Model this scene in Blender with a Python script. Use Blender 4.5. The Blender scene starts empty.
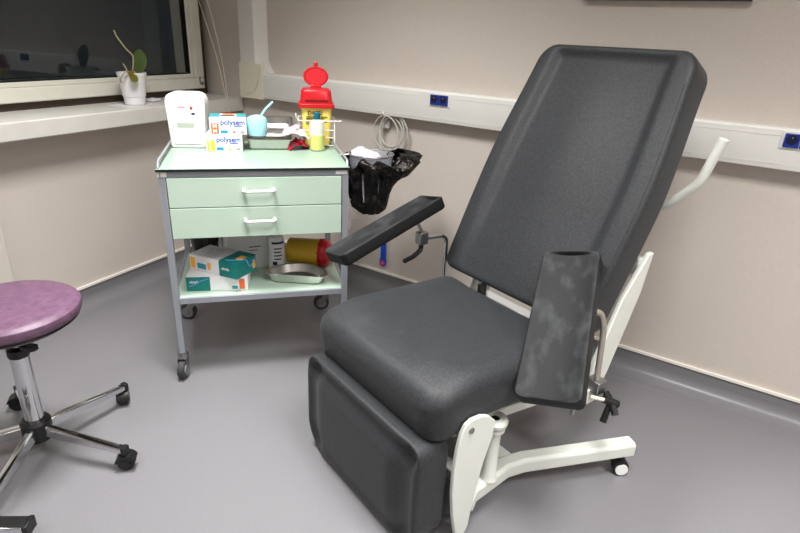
import bpy, bmesh, math, random
from mathutils import Vector, Matrix
random.seed(7)
S = bpy.context.scene
COL = S.collection
PI = math.pi

# ------------------------------------------------------------ camera
f_px, pitch, roll, yaw, CAM_H = 560.9, 0.3917, -0.0485, -0.5741, 1.35
cam_d = bpy.data.cameras.new('camera'); cam = bpy.data.objects.new('camera', cam_d); COL.objects.link(cam)
cam_d.sensor_fit = 'HORIZONTAL'; cam_d.sensor_width = 36.0; cam_d.lens = 36.0 * f_px / 800.0
cam_d.clip_start = 0.02
fw = Vector((math.sin(yaw) * math.cos(pitch), math.cos(yaw) * math.cos(pitch), -math.sin(pitch)))
rt = Vector((math.cos(yaw), -math.sin(yaw), 0)); dn = fw.cross(rt)
cr = rt * math.cos(roll) + dn * math.sin(roll)
cd = -rt * math.sin(roll) + dn * math.cos(roll)
cu = -cd
cam.matrix_world = Matrix(((cr.x, cu.x, -fw.x, 0), (cr.y, cu.y, -fw.y, 0), (cr.z, cu.z, -fw.z, CAM_H), (0, 0, 0, 1)))
S.camera = cam

# ------------------------------------------------------------ view and world (night outside)
S.view_settings.view_transform = 'Standard'
S.view_settings.look = 'None'
S.view_settings.gamma = 1.0
S.view_settings.use_curve_mapping = False
S.view_settings.exposure = 0.0
w = bpy.data.worlds.new('night'); S.world = w; w.use_nodes = True
w.node_tree.nodes['Background'].inputs[0].default_value = (0.010, 0.012, 0.014, 1)
w.node_tree.nodes['Background'].inputs[1].default_value = 1.0

# ceiling lamps: (x, y, watts)
LAMPS = [(-1.45, 1.02, 38, 2.02), (-0.1, 1.02, 23, 2.02), (1.2, 1.02, 36, 2.02), (-1.45, -0.9, 13, 2.05), (-0.1, -0.9, 10, 2.05), (1.2, -0.9, 14, 2.05)]
LAMP_COL = (1.0, 0.99, 0.975)
CEIL = 2.50
for i, (lx, ly, lw, ls) in enumerate(LAMPS):
    ld = bpy.data.lights.new('ceiling_light_source', 'AREA'); ld.shape = 'RECTANGLE'
    ld.size = 0.56; ld.size_y = 0.56; ld.energy = lw; ld.color = LAMP_COL; ld.spread = ls
    lo = bpy.data.objects.new('ceiling_light_source', ld); COL.objects.link(lo); lo.location = (lx, ly, CEIL - 0.045)

# ------------------------------------------------------------ materials
def lin(c):
    return tuple(((v / 255) / 12.92 if v <= 10 else ((v / 255 + 0.055) / 1.055) ** 2.4) for v in c)

MATS = {}
def mat(name, col, rough=0.5, metal=0.0, var=0.0, vscale=20.0, bump=0.0, bscale=200.0, spec=0.5, col2=None, trans=0.0,
        ior=1.45, alpha=1.0, coat=0.0, lo=0.35, hi=0.65, detail=4.0, sheen=0.0, stretch=None, bdist=0.001, rvar=0.0):
    m = bpy.data.materials.new(name); m.use_nodes = True
    nt = m.node_tree; b = nt.nodes['Principled BSDF']
    c = lin(col)
    b.inputs['Base Color'].default_value = (*c, 1)
    b.inputs['Roughness'].default_value = rough
    b.inputs['Metallic'].default_value = metal
    b.inputs['Specular IOR Level'].default_value = spec
    b.inputs['Transmission Weight'].default_value = trans
    b.inputs['IOR'].default_value = ior
    b.inputs['Alpha'].default_value = alpha
    b.inputs['Coat Weight'].default_value = coat
    b.inputs['Sheen Weight'].default_value = sheen
    tc = nt.nodes.new('ShaderNodeTexCoord'); src = tc.outputs['Object']
    if stretch:
        mp = nt.nodes.new('ShaderNodeMapping'); mp.inputs['Scale'].default_value = stretch
        nt.links.new(src, mp.inputs['Vector']); src = mp.outputs['Vector']
    if var > 0 or col2:
        n = nt.nodes.new('ShaderNodeTexNoise'); n.inputs['Scale'].default_value = vscale; n.inputs['Detail'].default_value = detail
        nt.links.new(src, n.inputs['Vector'])
        r = nt.nodes.new('ShaderNodeValToRGB')
        r.color_ramp.elements[0].position = lo; r.color_ramp.elements[1].position = hi
        c2 = lin(col2) if col2 else tuple(min(1, v * (1 + var)) for v in c)
        c1 = c if col2 else tuple(v * (1 - var) for v in c)
        r.color_ramp.elements[0].color = (*c1, 1); r.color_ramp.elements[1].color = (*c2, 1)
        nt.links.new(n.outputs['Fac'], r.inputs['Fac']); nt.links.new(r.outputs['Color'], b.inputs['Base Color'])
        if rvar:
            mr = nt.nodes.new('ShaderNodeMapRange'); mr.inputs['To Min'].default_value = rough - rvar; mr.inputs['To Max'].default_value = rough + rvar
            nt.links.new(n.outputs['Fac'], mr.inputs['Value']); nt.links.new(mr.outputs['Result'], b.inputs['Roughness'])
    if bump > 0:
        n2 = nt.nodes.new('ShaderNodeTexNoise'); n2.inputs['Scale'].default_value = bscale; n2.inputs['Detail'].default_value = 3
        nt.links.new(src, n2.inputs['Vector'])
        bp = nt.nodes.new('ShaderNodeBump'); bp.inputs['Strength'].default_value = bump; bp.inputs['Distance'].default_value = bdist
        nt.links.new(n2.outputs['Fac'], bp.inputs['Height']); nt.links.new(bp.outputs['Normal'], b.inputs['Normal'])
    MATS[name] = m
    return m

M = MATS
mat('wall_paper', (204, 195, 186), 0.75, var=0.02, vscale=110, bump=0.3, bscale=420, spec=0.25, detail=6, bdist=0.001)
mat('ceiling_white', (225, 223, 218), 0.85, var=0.02, vscale=30)
mat('floor_vinyl', (121, 119.5, 123), 0.30, var=0.05, vscale=160, bump=0.12, bscale=300, spec=0.4, detail=8, lo=0.3, hi=0.7)
mat('vinyl_seam', (135, 128, 134), 0.6)
mat('white_trim', (235, 231, 222), 0.4)
mat('sill_white', (214, 212, 205), 0.35, var=0.03, vscale=12, bump=0.05, bscale=60)
mat('frame_white', (226, 224, 212), 0.35, var=0.02, vscale=15)
mat('brown_frame', (62, 48, 40), 0.45, var=0.1, vscale=30)
mat('trunk_white', (226, 225, 220), 0.4, var=0.012, vscale=8)
mat('trunk_beige', (226, 220, 200), 0.45, var=0.02, vscale=10)
mat('socket_blue', (16, 46, 140), 0.3)
mat('socket_dark', (10, 16, 48), 0.4)
mat('black_plastic', (20, 20, 21), 0.4, var=0.1, vscale=60)
mat('black_line', (22, 26, 24), 0.5)
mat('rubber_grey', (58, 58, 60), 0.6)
mat('wheel_grey', (120, 120, 122), 0.45)
mat('chrome', (215, 215, 218), 0.09, metal=1.0)
mat('steel', (205, 203, 199), 0.28, metal=1.0, var=0.05, vscale=30)
mat('zinc', (160, 160, 160), 0.35, metal=1.0, var=0.08, vscale=40)
mat('rod_dull', (176, 168, 158), 0.35, metal=0.6, var=0.05, vscale=30)
mat('trolley_grey', (150, 154, 162), 0.35, metal=0.25, var=0.02, vscale=20)
mat('trolley_mint', (185, 207, 190), 0.32, var=0.012, vscale=8)
mat('mint_top', (150, 173, 156), 0.4, var=0.012, vscale=8, coat=0.2)
mat('chair_fabric', (40, 42, 45), 0.5, var=0.30, vscale=150, bump=0.6, bscale=480, spec=0.4, detail=5, bdist=0.001, sheen=0.05)
mat('pad_leather', (30, 31, 32), 0.6, col2=(66, 69, 72), vscale=13, lo=0.48, hi=0.85, detail=9, bump=0.2, bscale=500, spec=0.22, stretch=(1.6, 1.0, 1.0))
mat('pad_side', (22, 22, 23), 0.55, spec=0.3, var=0.1, vscale=60, bump=0.15, bscale=400)
mat('chair_white', (214, 217, 210), 0.33, var=0.015, vscale=12)
mat('white_plastic', (238, 238, 236), 0.3)
mat('white_matte', (232, 232, 230), 0.55)
mat('stool_vinyl', (92, 64, 86), 0.45, col2=(114, 86, 108), vscale=75, lo=0.3, hi=0.72, detail=8, bump=0.1, bscale=200, stretch=(1, 0.6, 1))
mat('machine_white', (244, 244, 241), 0.28)
mat('machine_grey', (176, 184, 172), 0.45)
mat('red_plastic', (190, 24, 34), 0.3, spec=0.5)
mat('dark_red', (120, 8, 14), 0.5)
mat('yellow_plastic', (248, 222, 110), 0.35, var=0.02, vscale=10)
mat('amber_plastic', (214, 176, 52), 0.3)
mat('ink_dark', (52, 48, 36), 0.6)
mat('card_white', (236, 236, 238), 0.5)
mat('card_teal', (0, 122, 116), 0.4)
mat('card_teal_light', (70, 160, 168), 0.4)
mat('print_orange', (240, 110, 60), 0.45)
mat('print_yellow', (246, 200, 40), 0.45)
mat('print_amber', (250, 178, 50), 0.45)
mat('print_blue', (24, 70, 168), 0.45)
mat('print_navy', (40, 52, 110), 0.45)
mat('print_teal', (40, 150, 180), 0.45)
mat('print_swirl', (110, 150, 226), 0.4)
mat('print_black', (40, 42, 60), 0.5)
mat('hole_brown', (66, 50, 34), 0.8)
mat('cup_blue', (165, 216, 228), 0.3)
mat('wire_white', (236, 236, 236), 0.35)
mat('bottle_clear', (236, 242, 242), 0.15, alpha=0.6)
mat('liquid_green', (206, 212, 120), 0.25)
mat('cap_teal', (0, 98, 112), 0.35)
mat('wrap_pink', (226, 180, 196), 0.3, col2=(240, 232, 238), vscale=30, lo=0.4, hi=0.6, trans=0.1)
mat('wrap_red', (170, 16, 44), 0.3, col2=(60, 4, 14), vscale=60, lo=0.4, hi=0.62)
mat('paper_white', (232, 230, 232), 0.5)
mat('bag_black', (17, 16, 17), 0.2, col2=(84, 74, 66), vscale=20, lo=0.5, hi=0.75, bump=1.0, bscale=38, spec=0.8, detail=6, bdist=0.012)  # brown second tone paints wrinkle highlights into the black
mat('bucket_clear', (228, 230, 236), 0.15, trans=0.75, ior=1.2)
mat('tissue', (228, 228, 238), 0.4, col2=(205, 205, 232), vscale=40, bump=0.6, bscale=60, bdist=0.01)
mat('tube_clear', (226, 224, 216), 0.15, trans=0.35, ior=1.3)
mat('strap_blue', (28, 78, 200), 0.4)
mat('dot_pink', (238, 60, 96), 0.4)
mat('leaf_green', (98, 122, 62), 0.4, col2=(126, 146, 88), vscale=14)
mat('leaf_orange', (130, 140, 50), 0.45, col2=(214, 128, 60), vscale=16, lo=0.4, hi=0.6)
mat('root_dry', (176, 166, 130), 0.6)
mat('bark', (58, 44, 32), 0.9, col2=(108, 86, 60), vscale=60, bump=0.8, bscale=80, bdist=0.01)
mat('pot_white', (238, 238, 240), 0.3)
mat('door_paint', (206, 200, 190), 0.5)
mg = mat('window_glass', (240, 245, 244), 0.0, trans=1.0, ior=1.42)
ml = mat('lamp_diffuser', (255, 252, 246), 0.6)
ml.node_tree.nodes['Principled BSDF'].inputs['Emission Color'].default_value = (1, .965, .93, 1)
ml.node_tree.nodes['Principled BSDF'].inputs['Emission Strength'].default_value = 3.0

# ------------------------------------------------------------ mesh helpers
def frame(ox, oy, deg, oz=0.0):
    return Matrix.Translation((ox, oy, oz)) @ Matrix.Rotation(math.radians(deg), 4, 'Z')

def smooth_angle(me, ang=0.6):
    for p in me.polygons: p.use_smooth = True
    try: me.set_sharp_from_angle(angle=ang)
    except Exception: pass

def obj(name, bm, m, parent=None, ang=0.6, bevel=0.0, seg=2):
    bmesh.ops.recalc_face_normals(bm, faces=bm.faces)
    me = bpy.data.meshes.new(name); bm.to_mesh(me); bm.free()
    smooth_angle(me, ang)
    ms = m if isinstance(m, (list, tuple)) else [m]
    for x in ms: me.materials.append(M[x] if isinstance(x, str) else x)
    o = bpy.data.objects.new(name, me); COL.objects.link(o)
    if parent is not None: o.parent = parent
    if bevel > 0:
        b = o.modifiers.new('bevel', 'BEVEL'); b.width = bevel; b.segments = seg; b.limit_method = 'ANGLE'; b.angle_limit = 0.7
    return o

def tag(o, label=None, cat=None, group=None, kind=None):
    if label: o['label'] = label
    if cat: o['category'] = cat
    if group: o['group'] = group
    if kind: o['kind'] = kind
    return o

def empty(name, mtx=None, parent=None):
    o = bpy.data.objects.new(name, None); COL.objects.link(o); o.empty_display_size = 0.05
    if mtx is not None: o.matrix_world = mtx
    if parent is not None: o.parent = parent
    return o

def box(bm, x0, x1, y0, y1, z0, z1, mi=0, T=None):
    vs = [bm.verts.new((x, y, z)) for x in (x0, x1) for y in (y0, y1) for z in (z0, z1)]
    F = [(0, 1, 3, 2), (4, 6, 7, 5), (0, 4, 5, 1), (2, 3, 7, 6), (0, 2, 6, 4), (1, 5, 7, 3)]
    for q in F:
        fc = bm.faces.new([vs[i] for i in q]); fc.material_index = mi
    if T is not None:
        for v in vs: v.co = T @ v.co
    return vs

def BX(*a, **k):
    bm = bmesh.new(); box(bm, *a, **k); return bm

def prism(bm, pts, axis, a0, a1, mi=0):
    """extrude a 2-D polygon along axis: 0 -> pts are (y,z); 1 -> (x,z); 2 -> (x,y)"""
    def P(p, a):
        return {0: (a, p[0], p[1]), 1: (p[0], a, p[1]), 2: (p[0], p[1], a)}[axis]
    A = [bm.verts.new(P(p, a0)) for p in pts]; B = [bm.verts.new(P(p, a1)) for p in pts]
    n = len(pts)
    fs = [bm.faces.new(A), bm.faces.new(B[::-1])]
    for i in range(n): fs.append(bm.faces.new((A[i], B[i], B[(i + 1) % n], A[(i + 1) % n])))
    for q in fs: q.material_index = mi
    return A + B

def rrect(w, h, r, n=5, cx=0, cy=0):
    out = []
    for sx, sy, a0 in ((1, 1, 0), (-1, 1, 90), (-1, -1, 180), (1, -1, 270)):
        for k in range(n + 1):
            a = math.radians(a0 + 90 * k / n)
            out.append((cx + sx * (w / 2 - r) + r * math.cos(a), cy + sy * (h / 2 - r) + r * math.sin(a)))
    return out

def catmull(pts, n=6):
    pts = [Vector(p) for p in pts]
    if len(pts) < 3: return pts
    out = []
    for i in range(len(pts) - 1):
        p0 = pts[max(i - 1, 0)]; p1 = pts[i]; p2 = pts[i + 1]; p3 = pts[min(i + 2, len(pts) - 1)]
        for k in range(n):
            t = k / n
            out.append(0.5 * ((2 * p1) + (-p0 + p2) * t + (2 * p0 - 5 * p1 + 4 * p2 - p3) * t * t + (-p0 + 3 * p1 - 3 * p2 + p3) * t ** 3))
    out.append(pts[-1]); return out

def round_path(pts, r, n=5):
    """polyline with its corners rounded by radius r"""
    pts = [Vector(p) for p in pts]; out = [pts[0]]
    for i in range(1, len(pts) - 1):
        a, b, c = pts[i - 1], pts[i], pts[i + 1]
        d1 = (a - b).normalized(); d2 = (c - b).normalized()
        k = min(r, (a - b).length * .45, (c - b).length * .45)
        s, e = b + d1 * k, b + d2 * k
        for j in range(n + 1):
            t = j / n; out.append((1 - t) ** 2 * s + 2 * t * (1 - t) * b + t * t * e)
    out.append(pts[-1]); return out

def tube(bm, pts, r, seg=10, mi=0, closed=False, caps=True, sec=None):
    """sweep a circle (or the section sec, list of 2-D points) along pts"""
    pts = [Vector(p) for p in pts]; n = len(pts)
    rr = r if isinstance(r, (list, tuple)) else [r] * n
    rings = []; up = None
    for i in range(n):
        if closed: t = (pts[(i + 1) % n] - pts[i - 1])
        else: t = pts[min(i + 1, n - 1)] - pts[max(i - 1, 0)]
        t.normalize()
        if up is None:
            up = Vector((0, 0, 1)) if abs(t.z) < 0.9 else Vector((1, 0, 0))
        s = t.cross(up)
        if s.length < 1e-6: s = t.orthogonal()
        s.normalize(); up = s.cross(t).normalized()
        ring = []
        if sec: base = sec
        else: base = [(math.cos(2 * PI * k / seg), math.sin(2 * PI * k / seg)) for k in range(seg)]
        for (a, b) in base: ring.append(bm.verts.new(pts[i] + (s * a + up * b) * rr[i]))
        rings.append(ring)
    m = len(rings[0])
    fs = []
    for i in range(n if closed else n - 1):
        A, B = rings[i], rings[(i + 1) % n]
        for k in range(m): fs.append(bm.faces.new((A[k], A[(k + 1) % m], B[(k + 1) % m], B[k])))
    if caps and not closed:
        fs.append(bm.faces.new(rings[0][::-1])); fs.append(bm.faces.new(rings[-1]))
    for q in fs: q.material_index = mi
    return bm

def TB(pts, r, **k):
    bm = bmesh.new(); tube(bm, pts, r, **k); return bm

def lathe(bm, prof, seg=32, mi=0, c=(0, 0, 0), caps=True, T=None):
    rings = []
    for (r, z) in prof:
        rings.append([bm.verts.new((c[0] + r * math.cos(2 * PI * k / seg), c[1] + r * math.sin(2 * PI * k / seg), c[2] + z)) for k in range(seg)])
    fs = []
    for A, B in zip(rings, rings[1:]):
        for k in range(seg): fs.append(bm.faces.new((A[k], A[(k + 1) % seg], B[(k + 1) % seg], B[k])))
    if caps:
        fs.append(bm.faces.new(rings[0][::-1])); fs.append(bm.faces.new(rings[-1]))
    for q in fs: q.material_index = mi
    if T is not None:
        for R_ in rings:
            for v in R_: v.co = T @ v.co
    return bm

def LT(prof, **k):
    bm = bmesh.new(); lathe(bm, prof, **k); return bm

def basis(o, x, y, z):
    x, y, z = Vector(x), Vector(y), Vector(z)
    return Matrix(((x.x, y.x, z.x, o[0]), (x.y, y.y, z.y, o[1]), (x.z, y.z, z.z, o[2]), (0, 0, 0, 1)))

def text(name, s, size, m, parent, mtx, depth=0.0004, align='LEFT'):
    cu_ = bpy.data.curves.new(name, 'FONT'); cu_.body = s; cu_.size = size; cu_.extrude = depth; cu_.offset = size * .018; cu_.align_x = align
    t = bpy.data.objects.new(name, cu_); COL.objects.link(t)
    dg = bpy.context.evaluated_depsgraph_get(); me = bpy.data.meshes.new_from_object(t.evaluated_get(dg))
    bpy.data.objects.remove(t); me.materials.clear(); me.materials.append(M[m])
    o = bpy.data.objects.new(name, me); COL.objects.link(o); o.parent = parent; o.matrix_local = mtx
    return o

def copy_tree(o, parent=None):
    c = o.copy(); COL.objects.link(c)
    if parent is not None: c.parent = parent
    for ch in list(o.children): copy_tree(ch, c)
    return c

# ------------------------------------------------------------ the room
YB = 2.414                                  # back wall
LW = frame(-2.876, YB, 7.7)                 # left wall frame: +x into the room, -y along the wall towards the viewer
X1, Y0 = 1.75, -2.2

def struct(name, bm, m, mtx=None, **k):
    o = obj(name, bm, m, **k); o['kind'] = 'structure'
    if mtx is not None: o.matrix_world = mtx
    return o

bm = bmesh.new(); prism(bm, [(-3.3, Y0 - .1), (X1 + .1, Y0 - .1), (X1 + .1, YB + .1), (-3.3, YB + .1)], 2, -0.1, 0.0)
struct('floor', bm, 'floor_vinyl')
bm = bmesh.new(); prism(bm, [(-3.3, Y0 - .1), (X1 + .1, Y0 - .1), (X1 + .1, YB + .1), (-3.3, YB + .1)], 2, CEIL, CEIL + 0.1)
struct('ceiling', bm, 'ceiling_white')
struct('wall_back', BX(-3.3, X1 + .1, YB, YB + 0.12, 0, CEIL), 'wall_paper')
struct('wall_right', BX(X1, X1 + .1, Y0, YB, 0, CEIL), 'wall_paper')
struct('wall_front', BX(-3.3, X1 + .1, Y0 - .1, Y0, 0, CEIL), 'wall_paper')
WX = -0.17                                   # window plane in the left-wall frame
bm = bmesh.new()
box(bm, -.45, 0, -4.8, .0, 0, 0.925)         # wall under the sill
box(bm, -.45, WX + .0, -4.8, -1.75, 0.925, CEIL)
box(bm, -.45, WX + .0, -1.75, 0, 2.15, CEIL)
struct('wall_left', bm, 'wall_paper', LW)

# window: brown outer frame, white sash, double pane
win = empty('window_1', LW); win['kind'] = 'structure'
def ring_frame(y0, y1, z0, z1, t, x0, x1, tb=None):
    bm = bmesh.new(); tb = tb or t
    box(bm, x0, x1, y0, y1, z0, z0 + tb); box(bm, x0, x1, y0, y1, z1 - t, z1)
    box(bm, x0, x1, y0, y0 + t, z0 + tb, z1 - t); box(bm, x0, x1, y1 - t, y1, z0 + tb, z1 - t)
    return bm
obj('outer_frame', ring_frame(-1.75, -0.012, 0.945, 2.15, 0.042, WX - .13, WX + .005), 'brown_frame', win)
obj('window_frame', ring_frame(-1.70, -0.054, 0.99, 2.10, 0.065, WX - .12, WX + .03), 'frame_white', win, bevel=0.006)
obj('glazing_bead', ring_frame(-1.635, -0.119, 1.055, 2.035, 0.022, WX - .11, WX + .012), 'frame_white', win, bevel=0.003)
obj('gasket', ring_frame(-1.613, -0.141, 1.077, 2.013, 0.006, WX - .03, WX + .006), 'black_plastic', win)
pn = obj('pane', BX(-.006, 0, -1.485, 0, 1.072, 2.02), 'window_glass', win)
pn.matrix_local = Matrix.Translation((WX - .004, -0.137, 0)) @ Matrix.Rotation(math.radians(-3.5), 4, 'Z')
bm = bmesh.new(); box(bm, WX + .03, WX + .038, -0.085, -0.07, 1.012, 1.03); box(bm, WX + .03, WX + .036, -0.098, -0.094, 1.015, 1.06)
obj('hinge_cover', bm, 'zinc', win)

bm = bmesh.new(); prism(bm, [(WX, -3.2), (0.125, -3.2), (0.125, 0.0), (WX, 0.0)], 2, 0.878, 0.955)
# keep the sill's far end flush with the back wall
o = struct('trim_1', bm, 'sill_white', LW, bevel=0.006)
for v in o.data.vertices:
    if v.co.y > -0.01: v.co.y = -v.co.x * math.tan(math.radians(7.7))

# coved vinyl skirting with a white capping strip
def cove(x0, x1, yw, name, mtx=None, n=8):
    r = 0.055
    prof = [(yw, 0.0), (yw, 0.096), (yw - .006, 0.096)]
    for k in range(n + 1):
        a = (PI / 2) * k / n
        prof.append((yw - .006 - r + r * math.cos(a), 0.001 + r - r * math.sin(a)))
    prof.append((yw - .006 - r - .004, 0.0))
    bm = bmesh.new(); prism(bm, prof, 0, x0, x1)
    b = struct(name, bm, 'floor_vinyl', mtx)
    c = obj('capping_strip', BX(x0, x1, yw - .012, yw, 0.096, 0.107), 'white_trim', b)
    return b
cove(-2.9, X1, YB, 'baseboard_back')
cove(-4.8, 0.0, 0.0, 'baseboard_left', LW @ Matrix.Rotation(PI / 2, 4, 'Z'))
bm = BX(-2.75, X1, YB - .105, YB - .102, 0.0, 0.0006); struct('trim_2', bm, 'vinyl_seam')

o = struct('trim_5', BX(0, .035, -2.6, -1.475, .107, .80), 'door_paint', LW, bevel=.004)
# ------------------------------------------------------------ wall trunking
bm = bmesh.new()
prism(bm, [(YB, .975), (YB - .058, .975), (YB - .060, .979), (YB - .060, 1.106), (YB - .052, 1.113), (YB, 1.113)], 0, -2.515, X1)
box(bm, -2.515, X1, YB - .0615, YB - .06, 1.088, 1.0895); box(bm, -2.515, X1, YB - .0615, YB - .06, .992, .9935)
t = obj('trim_3', bm, 'trunk_white'); t['kind'] = 'structure'
bm = bmesh.new(); prism(bm, [(-2.705, YB), (-2.700, YB - .05), (-2.575, YB - .055), (-2.522, YB)], 2, 1.16, CEIL)
t = obj('trim_4', bm, 'trunk_white'); t['kind'] = 'structure'
cv = empty('trunking_corner_cover', Matrix.Translation((-2.61, YB, .965)))
tag(cv, 'beige corner cover where the vertical and horizontal wall trunking meet', 'trunking cover')
bm = bmesh.new(); prism(bm, [(-.097, -.062), (.097, -.062), (.097, 0), (-.097, 0)], 2, 0, .198)
obj('cover_plate', bm, 'trunk_beige', cv, bevel=.004)
bm = bmesh.new(); prism(bm, [(.090, .215), (.090, .149), (.128, .149)], 1, -.045, 0); obj('corner_fillet', bm, 'trunk_white', cv)
obj('loose_wire', TB(catmull([(-.08, -.065, .01), (-.03, -.067, .03), (.03, -.066, .05), (.06, -.066, .1), (.075, -.064, .15)]), .0012, seg=6), 'trunk_beige', cv)

def socket_block(x, label):
    s = empty('power_socket', Matrix.Translation((x, YB - .0602, 1.0765)))
    tag(s, label, 'power socket', 'blue double power sockets in the wall trunking')
    obj('plate', BX(-.056, .056, -.004, .002, -.030, .030), 'trunk_white', s, bevel=.002)
    bm = bmesh.new(); box(bm, -.047, -.001, -.010, -.004, -.023, .023); box(bm, .001, .047, -.010, -.004, -.023, .023)
    obj('faceplate', bm, 'socket_blue', s, bevel=.002)
    for cx in (-.024, .024):
        T = Matrix.Translation((cx, -.0102, .003)) @ Matrix.Rotation(PI / 2, 4, 'X')
        obj('socket_well', LT([(.017, 0), (.017, .0006), (.013, .0008)], seg=24, T=T), 'socket_dark', s)
        obj('earth_pin', TB([(cx, -.011, .010), (cx, -.016, .010)], .002, seg=8), 'steel', s)
    return s
socket_block(-1.348, 'blue double power socket in the white trunking between trolley and chair')
socket_block(0.065, 'blue double power socket at the right edge of the photo, behind the chair handle')

# ceiling lamps' housings
for i, (lx, ly, lw, ls) in enumerate(LAMPS):
    lt_ = empty('ceiling_light', Matrix.Translation((lx, ly, CEIL)))
    tag(lt_, 'square flush ceiling light panel', 'ceiling light', 'ceiling light panels')
    bm = bmesh.new(); 
    for a in ((-.3, .3, -.3, -.285), (-.3, .3, .285, .3), (-.3, -.285, -.285, .285), (.285, .3, -.285, .285)): box(bm, a[0], a[1], a[2], a[3], -.035, 0)
    obj('frame', bm, 'white_plastic', lt_)
    obj('diffuser', BX(-.284, .284, -.284, .284, -.02, -.012), 'lamp_diffuser', lt_)

# blind cords hanging by the window
bm = bmesh.new()
LP_ = lambda *a: LW @ Vector(a)
tube(bm, catmull([LP_(*(.15, -.405, 1.62)), LP_(*(.15, -.250, 1.20)), LP_(*(.15, -.173, .863))]), .0016, seg=6)
tube(bm, catmull([LP_(*(.15, -.325, 1.62)), LP_(*(.15, -.212, 1.20)), LP_(*(.15, -.173, .863))]), .0016, seg=6)
o = obj('blind_cord', bm, 'trunk_beige'); tag(o, 'thin pale cord hanging slack beside the right edge of the window', 'cord')

# ------------------------------------------------------------ orchid in a white pot on the sill
pot = empty('potted_orchid', LW @ Matrix.Translation((.0, -.695, .9555)))
tag(pot, 'small orchid with one upright leaf in a white pot on the window sill', 'potted plant')
pot.scale = (1.22, 1.22, 1.34)
bm = bmesh.new(); lathe(bm, [(.036, 0), (.040, .004), (.043, .03), (.045, .031), (.055, .105), (.057, .106), (.057, .118), (.052, .118), (.050, .100)], seg=28)
obj('pot', bm, 'pot_white', pot)
obj('soil', LT([(.050, .098), (.03, .106), (.004, .108)], seg=20), 'bark', pot)
def leaf(L, W, bend, T, name='leaf', m='leaf_green', curl=.15):
    bm = bmesh.new(); n = 10; rows = []
    for i in range(n + 1):
        t = i / n; ww = W * (math.sin(PI * min(1, t ** 1.35 * .96 + .03)) ** .62)
        y = L * t; z = bend * t * t
        rows.append([bm.verts.new((u * ww, y, z + curl * abs(u) * ww)) for u in (-1, -.5, 0, .5, 1)])
    for a, b in zip(rows, rows[1:]):
        for k in range(4): bm.faces.new((a[k], a[k + 1], b[k + 1], b[k]))
    r = bmesh.ops.solidify(bm, geom=list(bm.faces), thickness=.0018)
    for v in bm.verts: v.co = T @ v.co
    return obj(name, bm, m, pot)
# local axes: the viewer looks roughly along -x of the wall frame, +y is to the right
def lf(o, d, n_):
    d = Vector(d).normalized(); n_ = Vector(n_); x = d.cross(n_).normalized(); z = x.cross(d).normalized()
    return basis(o, x, d, z)
leaf(.098, .030, -.008, lf((.012, .018, .105), (.1, .28, 1), (1, -.3, 0)))
leaf(.058, .022, -.012, lf((.040, -.022, .124), (.55, -.5, -.35), (.9, .1, .45)), m='leaf_orange')
leaf(.055, .018, -.02, lf((.0, .03, .11), (.1, 1, .12), (.4, 0, 1)))
obj('root', TB(catmull([(.01, -.01, .1), (.02, .002, .17), (.012, -.02, .20), (.0, -.045, .24), (.0, -.055, .262)]), [.0028] * 25, seg=6), 'root_dry', pot)
obj('root', TB(catmull([(.03, -.03, .104), (.045, -.06, .125), (.03, -.078, .10), (.02, -.07, .085)]), .0035, seg=6), 'root_dry', pot)
obj('root', TB(catmull([(.02, -.03, .10), (.03, -.045, .13), (.02, -.05, .15)]), .002, seg=6), 'root_dry', pot)
bm = bmesh.new(); prism(bm, [(-.08, -.1), (.045, -.105), (.055, .0), (.05, .1), (-.06, .12)], 2, 0, .0012)
o = obj('paper_sheet', bm, 'paper_white'); o.matrix_world = LW @ Matrix.Translation((-.01, -.685, .9551)) @ Matrix.Rotation(.1, 4, 'Z')
pot.location.z += .0012
tag(o, 'white folded paper lying under the orchid pot on the sill', 'paper')
bm = bmesh.new(); box(bm, -.03, .03, -.035, .035, 0, .014, T=Matrix.Rotation(.15, 4, 'Z'))
o = obj('paper_packet', bm, 'paper_white', bevel=.003); o.matrix_world = LW @ Matrix.Translation((-.055, -.540, .9575))
tag(o, 'small folded white packet on the sill right of the orchid pot', 'packet')

# ------------------------------------------------------------ the mint-green trolley
TF = frame(-1.798, 1.163, 48.35)
TW, TD, TH = .687, .54, .872
tr = empty('medical_trolley', TF)
tag(tr, 'mint green two drawer medical trolley with grey metal frame on casters', 'trolley')
p = .025
for x in (0, TW - p):
    for y in (0, TD - p):
        obj('leg', BX(x, x + p, y, y + p, .115, .838), 'trolley_grey', tr, bevel=.002)
bm = bmesh.new()
for y in (0, TD - p): box(bm, 0, TW, y, y + p, .838, .862)
for x in (0, TW - p): box(bm, x, x + p, p, TD - p, .838, .862)
obj('top_rail', bm, 'trolley_grey', tr, bevel=.002)
bm = bmesh.new(); box(bm, -.002, .030, -.001, 0, .8415, .8595)
lb = obj('frame_label', bm, 'white_matte', tr)
obj('frame_label', BX(TW - .05, TW - .006, -.001, 0, .8445, .8575), 'white_matte', tr)
text('printed_text', '2', .014, 'print_black', lb, basis((.004, -.0012, .845), (1, 0, 0), (0, 0, 1), (0, -1, 0)))
obj('top_panel', BX(-.004, TW + .004, -.006, TD + .004, .862, .870), 'mint_top', tr)
obj('edge_band', BX(-.005, TW + .005, -.008, -.006, .861, .8705), 'black_line', tr)
for x in (.002, TW - .002):
    obj('side_rim', TB(round_path([(x, .01, .87), (x, .03, .893), (x, TD - .03, .893), (x, TD - .01, .87)], .02), .0045, seg=8), 'chrome' if 0 else 'trolley_grey', tr)
obj('drawer_carcass', BX(p, TW - p, .02, TD - p - .002, .609, .838), 'trolley_grey', tr)
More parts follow.
